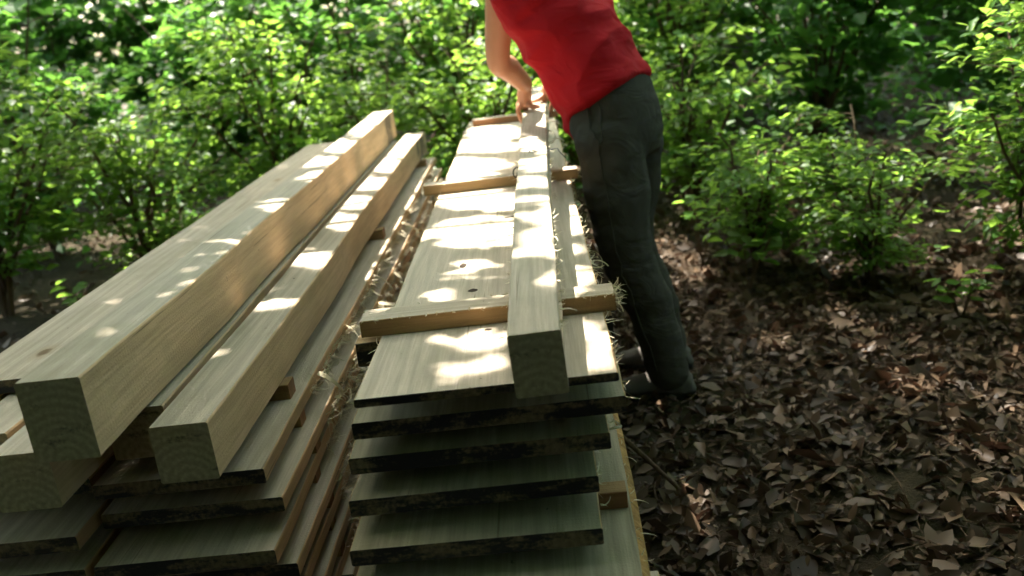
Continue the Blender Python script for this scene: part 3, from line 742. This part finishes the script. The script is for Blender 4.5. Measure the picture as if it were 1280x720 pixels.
for a in (ankL, ankR):
    sm = MB(); tdir = Vector((-0.97, 0.18 if a is ankL else 0.3, 0)).normalized(); sd = Vector((-tdir.y, tdir.x, 0))
    base = Vector((a.x, a.y, 0))
    loft(sm, [(base - tdir*0.02 + Zv*0.02, sd, tdir, .043, .075, 2.3), (base - tdir*0.015 + Zv*0.07, sd, tdir, .042, .062, 2.2), (base - tdir*0.01 + Zv*0.125, sd, tdir, .045, .052, 2.0)], 20)
    loft(sm, [(base + tdir*t + Zv*z, sd, Zv, w_, h_, 2.2) for t, z, w_, h_ in ((-0.08, .045, .034, .03), (-0.02, .055, .042, .045), (0.07, .05, .045, .040), (0.14, .038, .050, .030), (0.19, .032, .044, .022), (0.215, .028, .022, .012))], 18)
    shoe = fuse(sm, 'shoe', M['shoe'], person, 0.006, 4)
    so_ = MB(); n = 26; v = []
    for z in (0.002, 0.022):
        for k in range(n):
            t = 2*math.pi*k/n; yy = math.cos(t); ww = (0.046 + 0.007*yy)*math.sin(t); v.append(base + tdir*(0.067 + 0.158*yy) + sd*ww + Zv*z)
    so_.add(v, [tuple(range(n))[::-1], tuple(n+k for k in range(n))] + [(k, (k+1) % n, n+(k+1) % n, n+k) for k in range(n)])
    so_.build('sole', M['sole'], shoe)
hr = MB(); hr.ball(hd + Ax*0.028 - Gx*0.022, (0.085, 0.103, 0.105), 0, 20, 14, (Lv, Gx, Ax)); fuse(hr, 'hair', M['hair'], person, 0.008, 2, 0.006, 30)
for s in (1, -1):
    e = MB(); e.ball(hd + Lv*(0.032*s) + Gx*0.083 + Ax*0.012, 0.0125, 0, 12, 8); e.build('eye', M['eye'], person, True)

# ---------------------------------------------------------------- shrubs and trees
def shrub_mesh(nm, H, R, nst, nleaf, lsize, mat, seed, asp=0.6):
    rs = random.Random(seed); st = MB(); P = []; HD = []
    for k in range(nst):
        az = rs.uniform(0, 6.28); rr = R*rs.uniform(0.25, 1.0); h = H*rs.uniform(0.6, 1.0)
        pts = []
        for i in range(7):
            t = i/6; pts.append(Vector((math.cos(az)*rr*t**1.4 + rs.uniform(-.03, .03), math.sin(az)*rr*t**1.4 + rs.uniform(-.03, .03), h*(1-(1-t)**1.3))))
        st.tube(pts, [0.014*(1-0.8*i/6)+0.002 for i in range(7)], 5)
        for j in range(rs.randint(7, 11)):
            t = rs.uniform(0.18, 1.0); b = pts[min(5, int(t*6))].lerp(pts[min(6, int(t*6)+1)], t*6 % 1)
            a2 = rs.uniform(0, 6.28); L = R*rs.uniform(0.35, 0.7)
            dv = Vector((math.cos(a2), math.sin(a2), rs.uniform(-.05, .35)))
            tw = [b + dv*L*q - Vector((0, 0, 0.10*L*q*q)) for q in (0, .35, .7, 1)]
            st.tube(tw, [0.004, 0.003, 0.002, 0.001], 4)
            for q in range(max(3, int(nleaf/(nst*9)))):
                u = rs.uniform(0.15, 1.05); p = b + dv*L*u; sdv = Vector((-dv.y, dv.x, 0))*rs.uniform(-1, 1)*L*0.28
                P.append(p + sdv + Vector((0, 0, rs.gauss(0, 0.03)))); hv = dv + sdv*4; HD.append((hv.x, hv.y, hv.z-0.2))
    P = np.array(P); n = len(P)
    return st, leaf_mesh(nm, P, RNG.uniform(0.65, 1.25, n)*lsize, up_normals(n, 0.42), mat, asp, np.array(HD))
PROTO = []
for k, (H, R, ns, nl_, ls, mt, asp) in enumerate([(1.5, 0.75, 11, 2300, 0.080, 'leaf_a', 0.5), (1.9, 0.8, 11, 2200, 0.105, 'leaf_b', 0.66), (1.2, 0.7, 10, 2600, 0.058, 'leaf_f', 0.6), (2.3, 0.9, 12, 2200, 0.12, 'leaf_b', 0.72), (1.0, 0.6, 10, 1700, 0.068, 'leaf_a', 0.45), (2.1, 0.62, 16, 5200, 0.10, 'leaf_e', 0.6)]):
    st, lme = shrub_mesh('foliage', H, R, ns, nl_, ls, M[mt], 100+k, asp)
    sme = D.meshes.new('stems'); sme.from_pydata([tuple(x) for x in st.v], [], st.f); sme.materials.append(M['twig']); sme.update()
    PROTO.append((sme, lme))
def shrub(k, x, y, s, label, group):
    e = empty('shrub', (x, y, gz(x, y)-0.02), random.uniform(0, 6.28)); e.scale = (s, s, s*random.uniform(0.9, 1.12))
    link('stems', PROTO[k][0], e); link('foliage', PROTO[k][1], e); return tag(e, label, 'shrub', group)
ONAME = ['leftmost', 'second from left', 'third from left', 'fourth from left', 'fifth from left', 'sixth from left', 'seventh from left', 'eighth from left', 'ninth from left', 'tenth from left', 'eleventh from left', 'twelfth from left', 'thirteenth from left']
rows = [('front', [(-3.1, 4.9, 0, 1.0), (-2.35, 5.2, 2, 1.0), (-1.75, 6.1, 0, 1.0), (-1.0, 6.3, 2, 1.05), (-0.35, 6.2, 4, 1.15), (0.3, 6.35, 0, 0.95), (0.85, 5.3, 4, 1.1), (0.98, 4.3, 4, 0.78), (1.4, 3.95, 2, 0.72), (1.95, 3.65, 0, 0.75), (2.3, 3.3, 2, 0.8), (2.75, 2.7, 0, 0.9)]),
        ('middle', [(-3.5, 6.3, 1, 1.0), (-2.5, 7.4, 3, 0.9), (-1.5, 7.6, 1, 1.05), (-0.6, 7.5, 0, 1.25), (0.25, 7.7, 1, 1.1), (1.1, 7.2, 0, 1.3), (1.9, 6.4, 1, 1.0), (2.9, 5.6, 3, 0.9), (3.6, 4.6, 1, 0.95), (4.2, 3.4, 3, 0.9)]),
        ('back', [(-5.6, 8.0, 3, 1.15), (-4.6, 8.9, 3, 1.15), (-3.3, 9.3, 1, 1.3), (-2.1, 9.5, 3, 1.05), (-0.9, 9.4, 1, 1.3), (0.3, 9.6, 3, 1.05), (1.5, 9.2, 1, 1.3), (2.6, 8.5, 3, 1.05), (3.8, 7.6, 1, 1.2), (4.9, 6.4, 3, 1.0)])]
for rn, lst in rows:
    for i, (x, y, k, s) in enumerate(lst):
        shrub(k, x, y, s, 'leafy green shrub, %s in the %s row behind the stacks' % (ONAME[i], rn), 'understorey shrubs, %s row' % rn)

# small broad-leaved plants on the forest floor
def seedling(x, y, h, nlv, ls, label):
    e = empty('ground_plant', (x, y, gz(x, y)-0.005)); st = MB(); P = []; Hd = []
    for k in range(max(1, nlv//6)):
        a0 = random.uniform(0, 6.28); tip = Vector((math.cos(a0)*h*0.35, math.sin(a0)*h*0.35, h*random.uniform(0.75, 1)))
        st.tube([Vector((0, 0, 0)), tip*0.5 + Vector((0, 0, h*0.08)), tip], [0.004, 0.003, 0.002], 5)
        for q in range(6):
            a = q*2.4 + a0; z = tip.z*(0.6 + 0.4*q/5); c = Vector((tip.x*z/tip.z, tip.y*z/tip.z, z)); d = Vector((math.cos(a), math.sin(a), 0.1))
            P.append(c + d*ls*0.55); Hd.append(d[:]); st.tube([c, c + d*ls*0.1], 0.0015, 4)
    st.build('stem', M['twig'], e); P = np.array(P)
    link('foliage', leaf_mesh('foliage', P, RNG.uniform(0.8, 1.2, len(P))*ls, up_normals(len(P), 0.28), M['leaf_a'], 0.6, np.array(Hd)), e)
    return tag(e, label, 'plant', 'small plants on the forest floor')
seedling(0.86, 3.98, 0.34, 36, 0.085, 'bright broad-leaved plant on the ground right behind the person')
seedling(1.15, 4.25, 0.30, 30, 0.08, 'low broad-leaved plant at the edge of the shrubs right of the person')
seedling(0.75, 4.5, 0.42, 30, 0.08, 'taller seedling among litter behind the person')
seedling(1.55, 3.4, 0.22, 24, 0.07, 'small seedling on open litter at the right')
seedling(2.0, 2.75, 0.28, 30, 0.08, 'broad-leaved plant on the shaded ground at far right')
seedling(1.2, 2.2, 0.14, 12, 0.06, 'tiny seedling on dark litter at lower right')
seedling(-1.75, 3.3, 0.30, 30, 0.08, 'broad-leaved plant on the ground left of the left stack')
seedling(-2.2, 4.2, 0.36, 30, 0.08, 'taller plant beside the outer edge of the left stack')

# ---- canopy whose gaps let the sun through onto the stacks
def on_plane(p, z=TOP0):
    k = (p[2]-z)/SUN[2]; return np.array([p[0]-SUN[0]*k, p[1]-SUN[1]*k])
def patch(px, py, rx, ry, z=TOP0, mg=None):
    c = on_plane(at_z(px, py, z)); a = on_plane(at_z(px+rx, py, z))-c; b = on_plane(at_z(px, py+ry, z))-c
    return c, np.linalg.inv(np.stack([a, b], 1)), np.linalg.norm(a), np.linalg.norm(b), (0.045 if py < 312 and z > 0.5 else 0.024)
ZB = TOP0 + SH + BH + 0.02
lit = [patch(*p) for p in [(600,250,58,13), (600,285,52,16), (575,298,56,9), (550,370,17,8), (580,343,34,3), (592,328,20,3), (480,395,26,8), (612,387,28,5),
       (598,424,44,7), (578,463,32,7), (610,453,12,10), (620,165,34,9), (600,182,44,8), (585,205,46,8), (600,222,52,5), (560,214,30,8), (722,265,10,20), (714,232,9,16), (735,341,12,9), (752,428,15,17), (748,452,14,10),
       (708,185,8,24)]]
lit += [patch(*p, ZB) for p in [(672,263,18,4), (673,301,18,3), (668,145,18,12), (668,165,20,8), (668,186,20,6), (668,208,20,5), (668,226,20,4), (672,245,18,4), (672,282,14,2)]]
lit += [patch(*p, 0.73) for p in [(520,172,22,5), (505,190,24,6), (487,207,24,7), (468,228,26,7), (447,252,24,8), (425,275,26,9), (380,320,40,12), (330,375,30,10), (470,205,16,8), (442,222,20,7)]]
lit += [patch(*p, 0.87) for p in [(480,145,20,6), (455,158,22,7), (420,182,26,9), (380,200,24,9)]]
lit += [patch(*p, 0.02) for p in [(812,430,14,14), (818,470,10,12), (840,498,14,10), (838,300,26,26), (830,350,14,10), (870,330,24,16), (960,420,20,10), (1040,330,40,14), (905,560,16,8), (1130,480,20,9), (1200,350,40,12)]]
nc = 72000
U = np.stack([RNG.uniform(-4.2, 5.2, nc), RNG.uniform(-1.6, 8.0, nc)], 1)
U[:12000] = np.stack([RNG.uniform(-1.35, 0.85, 12000), RNG.uniform(1.0, 5.4, 12000)], 1)
Hh = RNG.uniform(2.7, 5.8, nc)
Hh += 0.35*np.sin(U[:, 0]*2.1) + 0.3*np.cos(U[:, 1]*1.7)
szl = RNG.uniform(0.075, 0.125, nc)
keep = np.ones(nc, bool); stray = RNG.uniform(0, 1, nc) < 0.009
for c, inv, ra, rb, mg in lit:
    q = (U - c) @ inv.T
    ma, mb_ = 1 + mg/ra, 1 + mg/rb
    inside = ((q[:, 0]/ma)**2 + (q[:, 1]/mb_)**2) <= 1.0
    keep &= ~(inside & ~(stray & (mg > 0.02)))
# away from the stacks the cover is looser, in clumps
def clump(u, s, o): return np.array([noise.noise((a*s+o, b*s, o*0.7)) for a, b in u])
cl = clump(U, 1.5, 2.0) + 0.5*clump(U, 4.0, 5.0)
bgm = (U[:, 1] > 5.5)
keep &= ~(bgm & (cl > -0.10))
sidem = (~bgm) & ((U[:, 0] < -1.3) | (U[:, 0] > 1.5))
keep &= ~(sidem & (cl > 0.30))
U = U[keep]; Hh = Hh[keep]; szl = szl[keep]
PC = np.stack([U[:, 0] + SUN[0]/SUN[2]*Hh, U[:, 1] + SUN[1]/SUN[2]*Hh, TOP0 + Hh], 1)
trunks = [(-4.3, 4.4, 'slim forest tree rising left of the stacks, shading them'), (-2.6, 9.9, 'forest tree behind the shrubs at the left'), (1.75, 8.3, 'forest tree behind the shrubs at the right'), (3.4, 2.6, 'forest tree on the right edge of the clearing'), (-2.6, -1.6, 'forest tree behind the camera on the left')]
tp = np.array([(a, b) for a, b, _ in trunks])
own = np.argmin(((PC[:, None, :2] - tp[None])**2).sum(2), 1)
def tree_trunk(e, H, r, limbs):
    mb = MB(); pts = [Vector((0.10*math.sin(t*3), 0.08*math.cos(t*2.3)-0.08, H*t)) for t in np.linspace(0, 1, 12)]
    mb.tube(pts, [r*(1.25 - t*0.95) if t > 0.05 else r*1.6 for t in np.linspace(0, 1, 12)], 12)
    for tip in limbs:
        tip = Vector(tip); z0 = max(H*0.3, min(H*0.9, tip.z*0.7)); b = Vector((0, 0, z0))
        mid = b.lerp(tip, 0.5) + Vector((0, 0, 0.25)); L = (tip-b).length
        mb.tube([b, b.lerp(mid, .6), mid, mid.lerp(tip, .5), tip], [0.05+L*0.006, 0.045, 0.035, 0.02, 0.008], 7)
    return mb.build('trunk', M['bark'], e, True)
for i, (x, y, lb_) in enumerate(trunks):
    e = empty('canopy_tree', (x, y, gz(x, y)-0.03)); base = np.array([x, y, e.location.z])
    P = PC[own == i] - base
    idx = RNG.integers(0, len(P), 14)
    tree_trunk(e, 5.6, 0.13, [P[j] for j in idx])
    link('crown', leaf_mesh('crown', P, szl[own == i], up_normals(len(P), 0.5), M['leaf_c'], 0.68), e)
    tag(e, lb_, 'tree', 'trees round the clearing')

# ---- unseen tree added behind the camera; low crown blocks sky light from lower boards
n = 34000
P = np.stack([RNG.uniform(-4.2, 4.4, n), RNG.uniform(-3.8, 1.55, n), RNG.uniform(2.1, 4.6, n)], 1)
P[:, 2] -= 0.55*np.clip(-P[:, 1], 0, 3.0)*RNG.uniform(0.2, 1, n)
e = empty('canopy_tree', (0.9, -2.9, gz(0.9, -2.9)-0.03)); P -= np.array(e.location)
tree_trunk(e, 5.0, 0.15, [P[j] for j in RNG.integers(0, n, 16)])
link('crown', leaf_mesh('crown', P, RNG.uniform(0.10, 0.17, n), up_normals(n, 0.6), M['leaf_c'], 0.7), e)
tag(e, 'added unseen tree behind the camera, blocking sky light over the near end', 'tree', 'trees round the clearing')
for i, (x, y) in enumerate([(-1.9, -0.75), (-1.1, -1.0), (-0.35, -0.95), (0.4, -0.95), (1.15, -0.95), (1.9, -0.7)]):  # unseen bush wall, added to keep sky light off the lower boards
    shrub(5, x, y, 1.0, 'added evergreen bush blocking sky light, %s of those right behind the camera' % ONAME[i], 'added light-blocking bushes behind the camera')
for i, (x, y, k, s_) in enumerate([(-2.4, -1.0, 3, 0.9), (-1.2, -1.5, 1, 1.1), (0.0, -1.8, 3, 0.95), (1.2, -1.5, 1, 1.1), (2.4, -0.9, 3, 0.9), (-3.2, 0.6, 1, 1.1), (3.3, 0.7, 1, 1.1)]):  # unseen shrubs added to cut the sky light from behind the camera
    shrub(k, x, y, s_, 'added leafy shrub blocking sky light, %s in the row behind the camera' % ONAME[i], 'added light-blocking shrubs behind the camera')
# ---- low green undergrowth between the shrubs
n = 16000
ux = RNG.uniform(-9, 9, n); uy = RNG.uniform(5.6, 13.0, n); kp = np.array([noise.noise((a*1.1, b*1.1, 3.0)) for a, b in zip(ux, uy)]) > -0.2
ux, uy = ux[kp], uy[kp]; uz = np.array([gz(a, b) for a, b in zip(ux, uy)]) + RNG.uniform(0.03, 0.5, len(ux))
tag(link('undergrowth', leaf_mesh('undergrowth', np.stack([ux, uy, uz], 1), RNG.uniform(0.05, 0.11, len(ux)), up_normals(len(ux), 0.45), M['leaf_b'])),
    'low green undergrowth covering the ground between the shrubs', 'undergrowth', kind='stuff')

# ---- further trees that stand round the clearing, sharing two crown shapes
def crown_mesh(nm, n, R, H0, H1, mat, ls):
    cs = RNG.normal(size=(26, 3))*[R*0.5, R*0.5, (H1-H0)*0.28] + [0, 0, (H0+H1)/2]
    P = cs[RNG.integers(0, 26, n)] + RNG.normal(size=(n, 3))*[0.42, 0.42, 0.22]
    return leaf_mesh(nm, P, RNG.uniform(0.7, 1.3, n)*ls, up_normals(n, 0.5), mat, 0.65), cs
CR = [crown_mesh('crown', 5200, 2.3, 2.6, 7.5, M['leaf_c'], 0.15), crown_mesh('crown', 4800, 2.0, 2.2, 6.5, M['leaf_d'], 0.15)]
TM = []
for k in range(2):
    e = empty('tmp'); t = tree_trunk(e, 6.5, 0.12, CR[k][1][:12]); TM.append(t.data); D.objects.remove(t); D.objects.remove(e)
far_trees = [(-6.2, 11.0, 'far left of the shrubs'), (-1.2, 12.4, 'behind the left stack'), (0.9, 12.0, 'behind the person'), (4.3, 10.4, 'behind the shrubs on the right'), (6.0, 7.4, 'far right beyond the shrubs'),
             (-6.4, 5.8, 'well left of the stacks'), (-5.6, -1.2, 'behind the camera at far left'), (0.4, -4.6, 'straight behind the camera'), (4.4, -2.4, 'behind the camera at right'), (6.2, 1.8, 'at far right of the clearing')]
for i, (x, y, wh) in enumerate(far_trees):
    e = empty('forest_tree', (x, y, gz(x, y)-0.05), random.uniform(0, 6.28)); k = i % 2; s = random.uniform(0.9, 1.15); e.scale = (s, s, s)
    link('trunk', TM[k], e); link('crown', CR[k][0], e)
    tag(e, 'tall leafy forest tree %s' % wh, 'tree', 'trees round the clearing')

# ---- the wood beyond, one leafy mass all round
n = 100000
ang = RNG.uniform(0, 2*math.pi, n); rad_ = RNG.uniform(10.5, 17.0, n); hz = RNG.uniform(0, 1, n)**1.25*8.5
cl = np.array([noise.noise((math.cos(a)*6, math.sin(a)*6, h*0.7)) for a, h in zip(ang, hz)])
kp = (cl > -0.35) | (hz < 3.2)
P = np.stack([np.cos(ang)*rad_, np.sin(ang)*rad_ + 2.5, hz], 1)[kp]
tag(link('woodland', leaf_mesh('woodland', P, RNG.uniform(0.16, 0.34, len(P)), up_normals(len(P), 0.6), M['leaf_d'], 0.65)),
    'dense green wood filling the distance behind the shrubs', 'woodland', kind='stuff')
